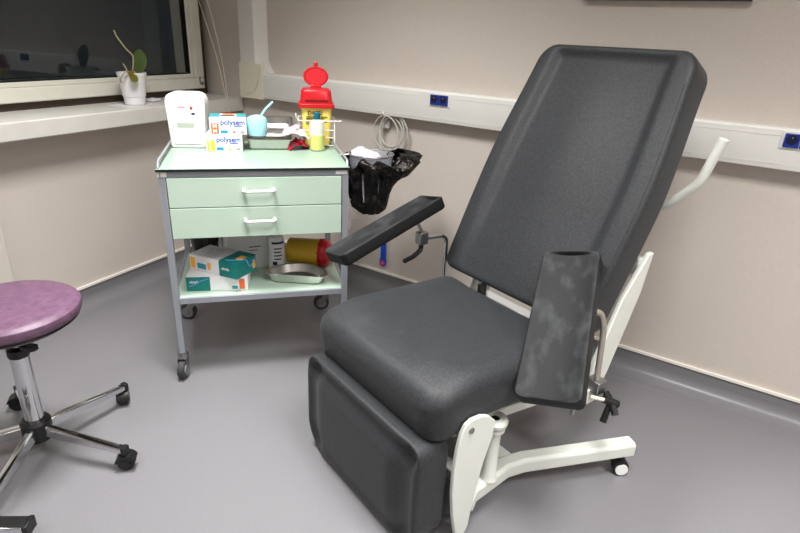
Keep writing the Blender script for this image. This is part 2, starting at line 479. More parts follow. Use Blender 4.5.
def drawer(z0, z1):
    d = obj('drawer', BX(p + .003, TW - p - .003, -.004, .016, z0, z1), 'trolley_mint', tr, bevel=.0015)
    zc = z0 + (z1 - z0) * .58
    h = obj('handle', TB(round_path([(.293, -.002, zc), (.293, -.034, zc), (.402, -.034, zc), (.402, -.002, zc)], .014), .0062, seg=10), 'white_plastic', d)
    return d
drawer(.7265, .8365); drawer(.607, .7235)
sh = obj('shelf', BX(.012, TW - .012, .012, TD - .012, .346, .354), 'trolley_mint', tr)
bm = bmesh.new()
for y in (0, TD - .012): box(bm, p if y == 0 else p, TW - p, y, y + .012, .334, .358)
for x in (0, TW - .012): box(bm, x, x + .012, p, TD - p, .334, .358)
obj('shelf_frame', bm, 'trolley_grey', tr, bevel=.001)

def caster(parent, x, y, ang, r=.036, w_=.022, mw='rubber_grey', mh='wheel_grey', zt=.115, fork='zinc', hood=False, trail=.02):
    T = Matrix.Translation((x, y, 0)) @ Matrix.Rotation(ang, 4, 'Z')
    c = empty('caster', None, parent); c.matrix_local = T
    HB = .78 if mh == 'white_plastic' else .62
    TT = Matrix.Translation((trail, 0, r)) @ Matrix.Rotation(PI / 2, 4, 'X')
    wv = obj('wheel', LT([(r - .004, -w_ / 2), (r, -w_ / 2 + .004), (r, w_ / 2 - .004), (r - .004, w_ / 2)], seg=28, T=TT), mw, c)
    obj('hub', LT([(r * HB, -w_ / 2 - .0052), (r * HB, w_ / 2 + .0052)], seg=24, T=TT), mh, c)
    bm = bmesh.new()
    if hood:
        pr_ = []
        hs = (20, 150) if mh == 'black_plastic' else (62, 95)
        for k in range(9):
            a = math.radians(hs[0] + hs[1] * k / 8); pr_.append((trail + (r + .006) * math.cos(a), r + (r + .006) * math.sin(a)))
        prism(bm, pr_, 1, -w_ / 2 - .004, w_ / 2 + .004)
    else:
        for s in (-1, 1):
            prism(bm, [(trail - .008, r - .008), (trail + .008, r - .008), (trail + .010, r + .02), (.018, 2 * r + .010), (-.016, 2 * r + .010), (trail - .018, r + .01)], 1, s * (w_ / 2 + .004) - .0015, s * (w_ / 2 + .004) + .0015)
        box(bm, -.016, .018, -w_ / 2 - .005, w_ / 2 + .005, 2 * r + .008, 2 * r + .013)
    obj('fork', bm, fork, c)
    obj('stem', TB([(0, 0, 2 * r + .005 - (.02 if hood else 0)), (0, 0, zt)], .010, seg=12), fork, c)
    return c
caster(tr, .0125, .0125, math.radians(-105), r=.040, w_=.026, trail=.012)
caster(tr, TW - .0125, .0125, math.radians(150), r=.040, w_=.026)
caster(tr, .0125, TD - .0125, math.radians(172), r=.042, w_=.026, trail=.028)
caster(tr, TW - .0125, TD - .0125, math.radians(172), r=.040, w_=.026, trail=.034)
for x in (.0125, TW - .0125):
    for y in (.0125, TD - .0125):
        obj('leg_socket', LT([(.014, .088), (.020, .092), (.022, .105), (.018, .116)], seg=16, c=(x, y, 0)), 'zinc', tr)

def on_trolley(name, x, y, z, rot=0):
    return empty(name, TF @ Matrix.Translation((x, y, z)) @ Matrix.Rotation(math.radians(rot), 4, 'Z'))
TOPZ, SHZ = .8705, .3545

# dispenser machine
mc = on_trolley('dispenser', .080, .440, TOPZ, -6)
mc.scale = (.90, .9, .93)
tag(mc, 'white tabletop dispenser with rounded top and red dot on the trolley', 'dispenser')
bm = bmesh.new()
pf = []
for (hw, z) in ((.070, 0), (.076, .004), (.082, .12), (.086, .17), (.087, .195), (.084, .214), (.076, .227), (.062, .235), (.045, .238)): pf.append((hw, z))
poly = [(a, b) for a, b in pf] + [(-a, b) for a, b in reversed(pf)]
prism(bm, poly, 1, -.055, .06)
obj('body', bm, 'machine_white', mc, bevel=.009, seg=3)
obj('flap_gap', BX(-.0595, .0595, -.0565, -.053, .0155, .1275), 'machine_grey', mc)
fl_ = obj('flap', BX(-.057, .057, -.0585, -.053, .018, .125), 'machine_white', mc, bevel=.002)
obj('flap_slot', BX(-.040, .036, -.0595, -.058, .090, .112), 'machine_grey', fl_)
obj('indicator_dot', LT([(.0065, 0), (.0065, .002), (.005, .003)], seg=20, T=basis((.028, -.0545, .176), (1, 0, 0), (0, 0, 1), (0, -1, 0))), 'red_plastic', mc)
obj('maker_badge', LT([(.0068, 0), (.0068, .0012)], seg=20, T=basis((.034, -.0545, .151), (1.3, 0, 0), (0, 0, .8), (0, -1, 0))), 'print_navy', mc)
bm = bmesh.new()
for k, (a, b) in enumerate(((-.012, .164), (.004, .166), (-.004, .152), (.014, .160))):
    lathe(bm, [(.004, 0), (.004, .0008)], seg=12, T=basis((a, -.0546, b), (1, 0, 0), (0, 0, 1), (0, -1, 0)))
obj('button', bm, 'machine_grey', mc)
text('printed_text', 'ocsensa', .011, 'dot_pink', mc, basis((-.034, -.0552, .176), (1, 0, 0), (0, 0, 1), (0, -1, 0)))

# glove boxes
def glove_box(name, w_, d_, h_, mtx, label, style, group):
    g = empty(name, mtx); tag(g, label, 'glove box', group)
    X = Vector((1, 0, 0))
    fr = lambda x, z: basis((x, -d_ / 2 - .0003, z), (1, 0, 0), (0, 0, 1), (0, -1, 0))
    obj('carton', BX(-w_ / 2, w_ / 2, -d_ / 2, d_ / 2, 0, h_), 'card_white', g, bevel=.001)
    return g, fr
gm = TF @ Matrix.Translation((.237, .372, TOPZ)) @ Matrix.Rotation(math.radians(-3), 4, 'Z')
GW, GD, GH = .145, .125, .068
def polysem(g, fr, colr, sz):
    f0 = -GD / 2 - .0006
    q = obj('size_patch', BX(-GW / 2 + .006, -GW / 2 + .036, f0, f0 + .0008, .004, .046), colr, g)
    text('printed_text', sz, .022, 'card_white', q, fr(-GW / 2 + .012, .028))
    text('printed_text', sz, .022, 'card_white', q, fr(-GW / 2 + .012, .008))
    obj('print_bar', BX(-GW / 2 + .042, -GW / 2 + .070, f0, f0 + .0008, .006, .018), 'print_teal', g)
    obj('print_dot', BX(.018, .028, f0, f0 + .0008, .006, .014), 'print_orange' if colr != 'print_yellow' else 'print_amber', g)
    text('printed_text', 'polysem', .029, 'print_blue', g, fr(-.030, .040))
    text('printed_text', '100', .012, 'print_black', g, fr(.044, .006))
    obj('print_bar', BX(.024, .055, f0, f0 + .0008, .033, .037), 'print_blue', g)
g1, fr = glove_box('glove_box', GW, GD, GH, gm @ Matrix.Translation((-.012, 0, 0)), 'white glove box with yellow size patch, lower of the two on the trolley top', 0, 'glove boxes stacked on the trolley top')
polysem(g1, fr, 'print_yellow', 'S')
g2, fr = glove_box('glove_box', GW, GD, GH, gm @ Matrix.Translation((.004, .004, GH + .0005)) @ Matrix.Rotation(math.radians(4), 4, 'Z'), 'white glove box with orange size patch, upper of the two on the trolley top', 0, 'glove boxes stacked on the trolley top')
polysem(g2, fr, 'print_orange', 'M')
bm = bmesh.new(); prism(bm, rrect(.062, .034, .016, 6, .0, .0), 2, GH, GH + .0012); obj('opening', bm, 'hole_brown', g2)
bm = bmesh.new(); box(bm, -GW / 2, -.032, -GD / 2 + .02, GD / 2, GH + .0002, GH + .0009); box(bm, .034, GW / 2, -GD / 2 + .02, GD / 2, GH + .0002, GH + .0009)
obj('print_band', bm, 'card_teal_light', g2)
obj('print_band', BX(-.02, .03, GD / 2 - .03, GD / 2, GH + .0002, GH + .0009), 'print_orange', g2)
obj('print_band', BX(-.02, .045, -GD / 2 + .004, -GD / 2 + .012, GH + .0002, GH + .0009), 'print_orange', g2)

# instrument trays
def tray_mesh(w_, d_, h_, t=.0015, rim=.008, r=.018):
    bm = bmesh.new()
    loops = [(w_ + 2 * rim, d_ + 2 * rim, h_ - .004), (w_ + 2 * rim, d_ + 2 * rim, h_), (w_, d_, h_), (w_ - .01, d_ - .01, .006), (w_ - .022, d_ - .022, t),
             ]
    ou = [(w_ - .022, d_ - .022, 0), (w_ - .006, d_ - .006, .005), (w_ + .003, d_ + .003, h_ - .004)]
    Ls = []
    for (a, b, z) in loops: Ls.append([bm.verts.new((x, y, z)) for x, y in rrect(a, b, r, 5)])
    for (a, b, z) in ou: Ls.append([bm.verts.new((x, y, z)) for x, y in rrect(a, b, r, 5)])
    n = len(Ls[0])
    def br(A, B):
        for k in range(n): bm.faces.new((A[k], A[(k + 1) % n], B[(k + 1) % n], B[k]))
    for i in range(4): br(Ls[i], Ls[i + 1])
    bm.faces.new(Ls[4]); br(Ls[5], Ls[6]); br(Ls[6], Ls[7]); br(Ls[7], Ls[0]); bm.faces.new(Ls[5][::-1])
    return bm
o = obj('instrument_tray', tray_mesh(.185, .14, .044), 'steel'); o.matrix_world = TF @ Matrix.Translation((.410, .415, TOPZ)) @ Matrix.Rotation(math.radians(-2), 4, 'Z')
tag(o, 'rectangular stainless steel instrument tray on the trolley, under a second tray', 'tray', 'steel instrument trays stacked on the trolley')
o = obj('instrument_tray', tray_mesh(.175, .13, .036), 'steel'); o.matrix_world = TF @ Matrix.Translation((.418, .458, TOPZ + .062)) @ Matrix.Rotation(math.radians(-3), 4, 'Z') @ Matrix.Rotation(math.radians(16), 4, 'X')
tag(o, 'rectangular stainless steel instrument tray lying tilted on top of another tray', 'tray', 'steel instrument trays stacked on the trolley')

cupo = empty('blue_scoop', TF @ Matrix.Translation((.358, .400, TOPZ + .050)))
cupo.scale = (1.15, 1.1, 1.15)
tag(cupo, 'pale blue plastic cup with a thin slanting handle, in the steel trays', 'cup')
bm = bmesh.new(); lathe(bm, [(.030, 0), (.036, .004), (.038, .03), (.038, .055), (.034, .066), (.020, .074), (.004, .077)], seg=28); obj('cup', bm, 'cup_blue', cupo)
obj('handle', TB([(.012, .0, .068), (.035, .01, .098), (.062, .015, .122)], .0045, seg=8), 'cup_blue', cupo)

# plastic wrapping
def crumple(w_, d_, h_, n, seed, name, m, mtx, label, cat):
    random.seed(seed); bm = bmesh.new()
    g = [[bm.verts.new(((i / n - .5) * w_ + random.uniform(-.006, .006), (j / n - .5) * d_ + random.uniform(-.006, .006),
          h_ * math.sin(PI * i / n) ** .5 * (.45 + .55 * math.sin(PI * j / n)) * random.uniform(.5, 1.1) + .001)) for j in range(n + 1)] for i in range(n + 1)]
    for i in range(n):
        for j in range(n): bm.faces.new((g[i][j], g[i + 1][j], g[i + 1][j + 1], g[i][j + 1]))
    bmesh.ops.triangulate(bm, faces=bm.faces)
    bmesh.ops.solidify(bm, geom=list(bm.faces), thickness=.0012)
    o = obj(name, bm, m, ang=.2); o.matrix_world = mtx; tag(o, label, cat); return o
crumple(.09, .08, .050, 8, 3, 'plastic_packet', 'wrap_red', TF @ Matrix.Translation((.522, .37, TOPZ)) @ Matrix.Rotation(.3, 4, 'Z'), 'crumpled dark red plastic packet between the trays and the wire basket', 'packet')
crumple(.11, .08, .055, 7, 5, 'plastic_sleeve', 'wrap_pink', TF @ Matrix.Translation((.512, .375, TOPZ + .050)) @ Matrix.Rotation(.2, 4, 'Z') @ Matrix.Rotation(.25, 4, 'Y'), 'crumpled pink and white plastic sleeve lying on the red packet', 'packet')

# sharps container in a wire basket
def sharps_body(parent, w_, d_, h_, m):
    bm = bmesh.new(); A = [bm.verts.new((x, y, 0)) for x, y in rrect(w_ * .86, d_ * .86, .014)]; B = [bm.verts.new((x, y, h_)) for x, y in rrect(w_, d_, .016)]
    n = len(A)
    bm.faces.new(A[::-1]); bm.faces.new(B)
    for k in range(n): bm.faces.new((A[k], A[(k + 1) % n], B[(k + 1) % n], B[k]))
    return obj('container', bm, m, parent, bevel=.002)
def sharps_lid(parent, w_, d_, h_):
    bm = bmesh.new(); prism(bm, rrect(w_ + .022, d_ + .022, .016), 2, h_ - .004, h_ + .012)
    loops = [(w_ + .008, d_ + .008, h_ + .012), (w_ - .004, d_ - .004, h_ + .062), (w_ - .02, d_ - .02, h_ + .070)]
    Ls = [[bm.verts.new((x, y, z)) for x, y in rrect(a, b, .018)] for a, b, z in loops]; n = len(Ls[0])
    for P_, Q_ in zip(Ls, Ls[1:]):
        for k in range(n): bm.faces.new((P_[k], P_[(k + 1) % n], Q_[(k + 1) % n], Q_[k]))
    bm.faces.new(Ls[-1])
    return obj('lid', bm, 'red_plastic', parent, bevel=.002)
sc = on_trolley('sharps_container', .616, .445, TOPZ + .006, -5)
sc.scale = (1.08, 1.0, 1.06)
tag(sc, 'yellow sharps container with red lid open upright, in the wire basket on the trolley', 'sharps container')
sharps_body(sc, .122, .100, .158, 'yellow_plastic')
ld_ = sharps_lid(sc, .122, .100, .158)
obj('slot', BX(-.045, .045, -.0565, -.05, .182, .188), 'dark_red', ld_)
T = basis((0, .012, .272), (1, 0, 0), (0, .25, .97), (0, -.97, .25))
bm = LT([(.050, 0), (.050, .005), (.044, .009), (.040, .006), (.030, .006)], seg=36, T=T @ Matrix.Diagonal((1.0, .78, 1, 1)))
cp = obj('round_cap', bm, 'red_plastic', sc)
obj('cap_tab', BX(-.008, .008, .015, .024, .308, .328), 'red_plastic', cp, bevel=.003)
obj('cap_hinge', BX(-.022, .022, -.005, .012, .222, .242), 'red_plastic', cp, bevel=.003)
def fr2(x, z): return basis((x, -.0505, z), (1, 0, 0), (0, -.045, 1), (0, -1, -.045))
lb = text('printed_text', 'DASRI', .022, 'ink_dark', sc, fr2(-.036, .128))
lb.location.y -= .0015
bm = bmesh.new()
for k in range(5): box(bm, -.042, .042 - .012 * (k % 3), -.0512 + .0010 * k, -.0490, .118 - .007 * k, .1205 - .007 * k)
obj('printed_lines', bm, 'ink_dark', sc)

bk = on_trolley('wire_basket', .616, .443, TOPZ, -5)
tag(bk, 'small white wire basket around the upright sharps container', 'basket')
bm = bmesh.new(); bw_, bd = .077, .062
for z, e in ((.012, .0), (.045, .0), (.078, 0.0), (.118, .004)):
    q = [(-bw_ - e, -bd - e, z), (bw_ + e, -bd - e, z), (bw_ + e, bd + e, z), (-bw_ - e, bd + e, z)]
    tube(bm, [Vector(v) for v in q], .0022, seg=6, closed=True)
for x in (-bw_, -.03, .03, bw_):
    for y in (-bd, bd): tube(bm, [(x, y, .003), (x, y, .118)], .002, seg=6)
for y in (-.02, .02):
    for x in (-bw_, bw_): tube(bm, [(x, y, .003), (x, y, .118)], .002, seg=6)
for x in (-.06, -.02, .02, .06): tube(bm, [(x, -bd, .003), (x, bd, .003)], .0015, seg=6)
tube(bm, round_path([(-bw_, -bd, .118), (-bw_ - .012, -bd - .01, .135), (-bw_ - .012, -bd - .01, .15)], .01), .0022, seg=6)
tube(bm, round_path([(bw_, -bd, .118), (bw_ + .03, -bd - .01, .120)], .01), .0022, seg=6)
obj('wire_grid', bm, 'wire_white', bk)

bt = on_trolley('squeeze_bottle', .606, .335, TOPZ)
tag(bt, 'clear plastic bottle of yellow green liquid with teal cap on the trolley', 'bottle')
obj('bottle_body', LT([(.026, 0), (.030, .003), (.031, .012), (.031, .105), (.029, .118), (.018, .128), (.014, .131)], seg=28), 'bottle_clear', bt)
obj('liquid', LT([(.0265, .001), (.0313, .006), (.0313, .066), (.02, .0665)], seg=28), 'liquid_green', bt)
obj('cap', LT([(.014, .130), (.0145, .131), (.0140, .158), (.012, .160)], seg=20), 'cap_teal', bt)

# ------------------------------------------------------------ lower shelf
def carton(name, w_, d_, h_, mtx, label, cat, mm='card_white', group=None, bevel=.001):
    g = empty(name, mtx); tag(g, label, cat, group)
    obj('carton', BX(-w_ / 2, w_ / 2, -d_ / 2, d_ / 2, 0, h_), mm, g, bevel=bevel)
    return g
def faceT(g_w, d_, x, z): return basis((x, -d_ / 2 - .0007, z), (1, 0, 0), (0, 0, 1), (0, -1, 0))
# lower long box lying under the others
W_, D_, H_ = .24, .12, .062
b1 = carton('glove_box', W_, D_, H_, TF @ Matrix.Translation((.172, .125, SHZ)) @ Matrix.Rotation(math.radians(-6), 4, 'Z'),
            'white and dark teal glove box flat on the lower shelf, under another box', 'glove box', group='boxes on the lower trolley shelf')
obj('print_block', BX(-W_ / 2, -W_ / 2 + .092, -D_ / 2 - .0007, -D_ / 2 + .001, 0.001, H_ - .001), 'card_teal', b1)
text('printed_text', 'vinyl', .018, 'card_white', b1, faceT(W_, D_ + .001, -W_ / 2 + .012, .034))
obj('print_swirl', TB(catmull([(-W_ / 2 + .01, -D_ / 2 - .001, .02), (-W_ / 2 + .03, -D_ / 2 - .001, .028), (-W_ / 2 + .06, -D_ / 2 - .001, .045), (-W_ / 2 + .085, -D_ / 2 - .001, .052)]), .002, seg=5), 'print_swirl', b1)
obj('size_patch', BX(W_ / 2 - .034, W_ / 2 - .012, -D_ / 2 - .0007, -D_ / 2 + .001, .006, .05), 'print_orange', b1)
obj('print_bar', BX(W_ / 2 - .062, W_ / 2 - .04, -D_ / 2 - .0007, -D_ / 2 + .001, .006, .02), 'print_teal', b1)
# upper box, turned
b2 = carton('glove_box', .125, .235, .066, TF @ Matrix.Translation((.190, .140, SHZ + .063)) @ Matrix.Rotation(math.radians(52), 4, 'Z'),
            'teal and white glove box with orange patches, laid crosswise on another box', 'glove box', group='boxes on the lower trolley shelf')
w2, d2, h2 = .125, .235, .066
bm = bmesh.new()
box(bm, -w2 / 2 - .0006, w2 / 2 + .0006, -d2 / 2 - .0006, -d2 / 2 + .085, -.0002 + .001, h2 + .0006)
obj('print_block', bm, 'card_teal', b2)
obj('print_patch', BX(-.018, .024, -d2 / 2 + .012, -d2 / 2 + .038, h2, h2 + .0012), 'print_amber', b2)
obj('print_patch', BX(w2 / 2 - .022, w2 / 2 - .004, -d2 / 2 - .0013, -d2 / 2 + .001, .012, .05), 'print_amber', b2)
obj('print_patch', BX(-w2 / 2 - .0013, -w2 / 2, d2 / 2 - .028, d2 / 2 - .006, .008, .055), 'print_amber', b2)
obj('print_patch', BX(-w2 / 2 - .0013, -w2 / 2, .010, .026, .015, .045), 'print_amber', b2)
obj('print_patch', BX(-w2 / 2 - .0013, -w2 / 2, .034, .078, .012, .035), 'print_teal', b2)
obj('print_swirl', TB(catmull([(-.05, -d2 / 2 + .06, h2 + .001), (-.02, -d2 / 2 + .012, h2 + .001), (.0, -d2 / 2 - .001, h2 - .002), (.018, -d2 / 2 - .0016, .03), (.045, -d2 / 2 - .0016, .04), (.058, -d2 / 2 - .0016, .058)]), .0024, seg=5), 'print_swirl', b2)
text('printed_text', 'nitrile', .016, 'card_white', b2, basis((-w2 / 2 - .0012, -.045, .03), (0, -1, 0), (0, 0, 1), (-1, 0, 0)))
bm = bmesh.new()
for k in range(5): box(bm, -.05 + .018 * k, -.046 + .018 * k, -.01 + .004 * k, .05 + .007 * k, h2, h2 + .0008)
obj('printed_lines', bm, 'machine_grey', b2)
b3 = carton('cardboard_box', .185, .19, .165, TF @ Matrix.Translation((.280, .372, SHZ)) @ Matrix.Rotation(math.radians(10), 4, 'Z'),
            'large plain white box at the back of the lower shelf, behind the glove boxes', 'box', group='boxes on the lower trolley shelf')
bm = bmesh.new(); box(bm, .0, .05, -.0958, -.095, .10, .104); box(bm, .0, .035, -.0958, -.095, .085, .088)
obj('printed_lines', bm, 'print_navy', b3)
bm = bmesh.new(); box(bm, -.02, .0, .02, .05, .165, .1658); obj('print_patch', bm, 'red_plastic', b3)
# black bag
bm = bmesh.new(); bmesh.ops.create_icosphere(bm, subdivisions=3, radius=1)
random.seed(11)
for v in bm.verts:
    n_ = 1 + .10 * math.sin(5 * v.co.x + 3 * v.co.z) + .06 * math.sin(9 * v.co.y + 2) + random.uniform(-.03, .03)
    v.co = Vector((v.co.x * .060 * n_, v.co.y * .06 * n_, max(.002, (max(-.95, v.co.z) * .105 * n_ + .104))))
o = obj('bag', bm, 'black_plastic'); o.matrix_world = TF @ Matrix.Translation((.105, .43, SHZ))
tag(o, 'black soft bag at the back left corner of the lower trolley shelf', 'bag')
# white bottle with blue label
wb = on_trolley('plastic_bottle', .412, .252, SHZ, 10)
tag(wb, 'white plastic bottle with blue printed label standing on the lower shelf', 'bottle')
obj('bottle_body', LT([(.030, 0), (.034, .003), (.035, .02), (.035, .142), (.030, .158), (.016, .168)], seg=28), 'white_plastic', wb)
obj('cap', LT([(.016, .167), (.017, .168), (.017, .190), (.015, .192)], seg=20), 'white_plastic', wb)
bm = bmesh.new(); lab = []
def arc_patch(bm, r, a0, a1, z0, z1, n=10):
    A = [bm.verts.new((r * math.sin(math.radians(a0 + (a1 - a0) * k / n)), -r * math.cos(math.radians(a0 + (a1 - a0) * k / n)), z0)) for k in range(n + 1)]
    B = [bm.verts.new((v.co.x, v.co.y, z1)) for v in A]
    for k in range(n): bm.faces.new((A[k], A[k + 1], B[k + 1], B[k]))
arc_patch(bm, .0356, -45, 50, .132, .142); arc_patch(bm, .0356, -45, 50, .022, .028)
for k in range(4): arc_patch(bm, .0356, -30, 20 + 8 * (k % 2), .060 + .016 * k, .066 + .016 * k)
arc_patch(bm, .0356, -42, -10, .035, .052)
bmesh.ops.solidify(bm, geom=list(bm.faces), thickness=.0006)
obj('label_print', bm, 'print_navy', wb)
# sharps container lying on its side
s2 = empty('sharps_container', TF @ Matrix.Translation((.470, .322, SHZ + .0655)) @ Matrix.Rotation(math.radians(-22), 4, 'Z') @ Matrix.Rotation(PI / 2, 4, 'Y'))
tag(s2, 'used yellow sharps container with red lid lying on its side on the lower shelf', 'sharps container')
bm = bmesh.new(); lathe(bm, [(.052, 0), (.057, .004), (.062, .150), (.060, .152)], seg=36); obj('container', bm, 'amber_plastic', s2)
bm = bmesh.new(); lathe(bm, [(.0645, .148), (.0645, .162), (.060, .168), (.058, .185), (.034, .200), (.030, .215), (.010, .216)], seg=36)
for k in range(10):
    a = 2 * PI * k / 10; box(bm, .060, .0655, -.004, .004, .145, .168, T=Matrix.Rotation(a, 4, 'Z') if False else Matrix.Rotation(a, 4, 'Z'))
obj('lid', bm, 'red_plastic', s2)
# kidney dish
def kidney(t, sx=1, sy=1):
    a = 2 * PI * t
    x = .112 * math.cos(a); y = .066 * math.sin(a)
    y += .030 * (1 - (x / .112) ** 2) * (1 if True else 0) - .012
    if math.sin(a) < 0: y += .010 * (1 - (x / .112) ** 2)
    return Vector((x * sx, y * sy, 0))
bm = bmesh.new(); N = 48; Ls = []
for (s_, z, off) in ((.70, 0, 0), (.86, .006, 0), (1.0, .038, 0), (1.05, .040, 0), (1.05, .0385, 0), (.985, .037, 0), (.84, .008, 0), (.68, .0025, 0)):
    Ls.append([bm.verts.new((kidney(k / N).x * s_, kidney(k / N).y * s_, z)) for k in range(N)])
for A_, B_ in zip(Ls, Ls[1:]):
    for k in range(N): bm.faces.new((A_[k], A_[(k + 1) % N], B_[(k + 1) % N], B_[k]))
bm.faces.new(Ls[0][::-1]); bm.faces.new(Ls[-1])
o = obj('kidney_dish', bm, 'steel'); o.matrix_world = TF @ Matrix.Translation((.490, .120, SHZ)) @ Matrix.Rotation(math.radians(-17), 4, 'Z') @ Matrix.Diagonal((1.12, 1.1, 1.05, 1))
tag(o, 'stainless steel kidney dish at the front of the lower trolley shelf', 'kidney dish')

# ------------------------------------------------------------ bin with black bag hanging on the trolley's side
BC = TF @ Vector((.842, .32, 0))
bn = empty('waste_bin', Matrix.Translation((BC.x, BC.y, .60)) @ Matrix.Rotation(math.radians(48.35), 4, 'Z'))
tag(bn, 'clear waste bucket lined with a black bag hanging beside the trolley', 'waste bin')
obj('bucket', LT([(.070, .05), (.098, .252), (.101, .254), (.101, .258), (.096, .258), (.068, .054)], seg=40, caps=False), 'bucket_clear', bn)
rimb = bmesh.new(); tube(rimb, [(.1 * math.cos(2 * PI * k / 40), .1 * math.sin(2 * PI * k / 40), .257) for k in range(40)], .003, seg=8, closed=True)
obj('rim_wire', rimb, 'steel', bn)
random.seed(4)
bm = bmesh.new(); N = 72
prof = [(.012, -.018), (.045, -.012), (.072, .01), (.082, .06), (.090, .12), (.100, .165), (.112, .185), (.134, .205), (.128, .222), (.106, .228)]
rings = []
for i, (r, z) in enumerate(prof):
    t = i / (len(prof) - 1); ring = []
    for k in range(N):
        a = 2 * PI * k / N
        fold = (.012 * math.sin(7 * a + 2 * t) + .008 * math.sin(13 * a + 5 * t) + .006 * math.sin(23 * a - 4 * t)) * (.3 + 1.0 * t)
        fl2 = 0
        fl2 = (.100 * max(0, math.cos(a + .45)) ** 4) * {4: .12, 5: .35, 6: .62, 7: .95, 8: 1.0, 9: .45}.get(i, 0)
        dz = (.020 * math.sin(3 * a + 1) + .010 * math.sin(8 * a)) * t * (1.0 if i > 4 else .2) + (.045 * max(0, math.cos(a + .45)) ** 4 if 6 < i else 0)
        ring.append(bm.verts.new(((r + fold + fl2) * math.cos(a), (r + fold + fl2) * math.sin(a), z + dz)))
    rings.append(ring)
for A_, B_ in zip(rings, rings[1:]):
    for k in range(N): bm.faces.new((A_[k], A_[(k + 1) % N], B_[(k + 1) % N], B_[k]))
bm.faces.new(rings[0][::-1])
bmesh.ops.solidify(bm, geom=list(bm.faces), thickness=.0015)
obj('bin_bag', bm, 'bag_black', bn, ang=1.2)
hk = bmesh.new()
for z in (.02, .045, -.055, -.08):
    tube(hk, round_path([(-.152, -.05, z), (-.12, -.075, z), (-.05, .125, z), (.03, .125, z)], .02), .0022, seg=6)
tube(hk, [(-.150, -.05, -.085), (-.150, -.05, .252)], .003, seg=6)
tube(hk, [(-.152, 0, .252), (-.10, 0, .255)], .004, seg=6); tube(hk, [(-.150, -.055, .252), (-.150, .03, .252)], .004, seg=6)
obj('wire_holder', hk, 'wire_white', bn)
random.seed(9)
def wad(x, y, z, r, sd, sq=.7):
    random.seed(sd); bm = bmesh.new(); bmesh.ops.create_icosphere(bm, subdivisions=3, radius=r)
    for v in bm.verts:
        v.co *= 1 + .18 * math.sin(70 * v.co.x + sd) * math.sin(60 * v.co.y) + random.uniform(-.07, .07); v.co.z *= sq
        v.co += Vector((x, y, z))
    return bm
for (x, y, z, r, sd) in ((-.045, .02, .250, .045, 1), (-.010, -.045, .250, .038, 2)):
    o = obj('crumpled_wrapper', wad(0, 0, 0, r, sd), 'tissue', ang=.3); o.matrix_world = bn.matrix_world @ Matrix.Translation((x, y, z))
    tag(o, 'crumpled clear and white wrapper in the top of the waste bucket', 'wrapper', 'wrappers in the waste bucket')

# coil of tubing on a hook
cl = empty('tubing_coil', Matrix.Translation((-1.630, YB - .035, .888)))
tag(cl, 'coil of clear tubing hanging on the back wall below the trunking', 'tubing')
random.seed(2)
pts = []
for k in range(200):
    a = 2 * PI * k / 36 + 2.0; rr_ = .078 + .012 * math.sin(k * .07) ; sk = .02 * math.sin(k * .045)
    pts.append((rr_ * math.cos(a) * .92 + sk, -.012 + .014 * math.sin(k * .11), rr_ * math.sin(a) * 1.05 + sk * .4))
obj('coiled_tube', TB(pts, .0032, seg=7), 'tube_clear', cl)
obj('connector', BX(-.075, -.028, .012, .033, .015, .055), 'white_plastic', cl, bevel=.006)
obj('hook', TB(round_path([(-.035, .018, .10), (-.035, -.030, .10), (-.035, -.030, .085), (-.035, -.006, .074)], .008), .003, seg=8), 'steel', cl)
obj('free_end', TB(catmull([(.02, .0, .085), (.06, .01, .06), (.095, .015, .0), (.085, .018, -.07), (.04, .02, -.11)]), .003, seg=7), 'tube_clear', cl)
bm = bmesh.new(); prism(bm, [(-.012, .33), (.010, .33), (.012, .18), (.016, .155), (.013, .135), (0, .125), (-.015, .135), (-.018, .155), (-.013, .18)], 1, -.003, .003)
for v in bm.verts: v.co.x *= 1.35
st = obj('blue_strap', bm, 'strap_blue', bevel=.001); st.matrix_world = Matrix.Translation((-1.668, YB - .012, .012))
obj('round_emblem', LT([(.014, 0), (.014, .0015)], seg=20, T=basis((-.001, -.003, .149), (1, 0, 0), (0, 0, 1), (0, -1, 0))), 'dot_pink', st)
obj('emblem_centre', LT([(.004, 0), (.004, .0025)], seg=12, T=basis((-.001, -.003, .149), (1, 0, 0), (0, 0, 1), (0, -1, 0))), 'print_amber', st)
tag(st, 'blue strip with a pink round end hanging low on the back wall', 'strap')

# ------------------------------------------------------------ stool
sx_, sy_ = -1.790, .612
stl = empty('rolling_stool', Matrix.Translation((sx_, sy_, 0)) @ Matrix.Rotation(math.radians(0), 4, 'Z'))
tag(stl, 'round purple vinyl stool with chrome column and star base on casters', 'stool')
ZS = .555; RS = .197
obj('seat', LT([(RS * .5, -.052), (RS - .018, -.050), (RS - .004, -.040), (RS, -.026), (RS - .003, -.013), (RS - .014, -.004), (RS - .03, -.0005), (RS * .6, .002), (.01, .002)], seg=64, c=(0, 0, ZS)), 'stool_vinyl', stl)
obj('seat_plate', LT([(.06, -.070), (RS - .03, -.066), (RS - .010, -.052), (RS - .012, -.046)], seg=64, c=(0, 0, ZS)), 'black_plastic', stl)
obj('piston', LT([(.014, .38), (.014, .50)], seg=20), 'chrome', stl)
obj('column', LT([(.029, .10), (.027, .37), (.027, .385)], seg=32), 'chrome', stl)
obj('column_collar', LT([(.029, .375), (.031, .38), (.031, .402), (.018, .408)], seg=28), 'black_plastic', stl)
lv = bmesh.new(); tube(lv, [(.0, .0, .445), (.025, .006, .436), (.04, .006, .420)], .006, seg=8)
for v in prism(lv, [(x * .9, y) for x, y in rrect(.062, .030, .013)], 2, -.006, .006): v.co = Matrix.Translation((.052, .012, .418)) @ Matrix.Rotation(math.radians(20), 4, 'Z') @ v.co
obj('height_lever', lv, 'black_plastic', stl)
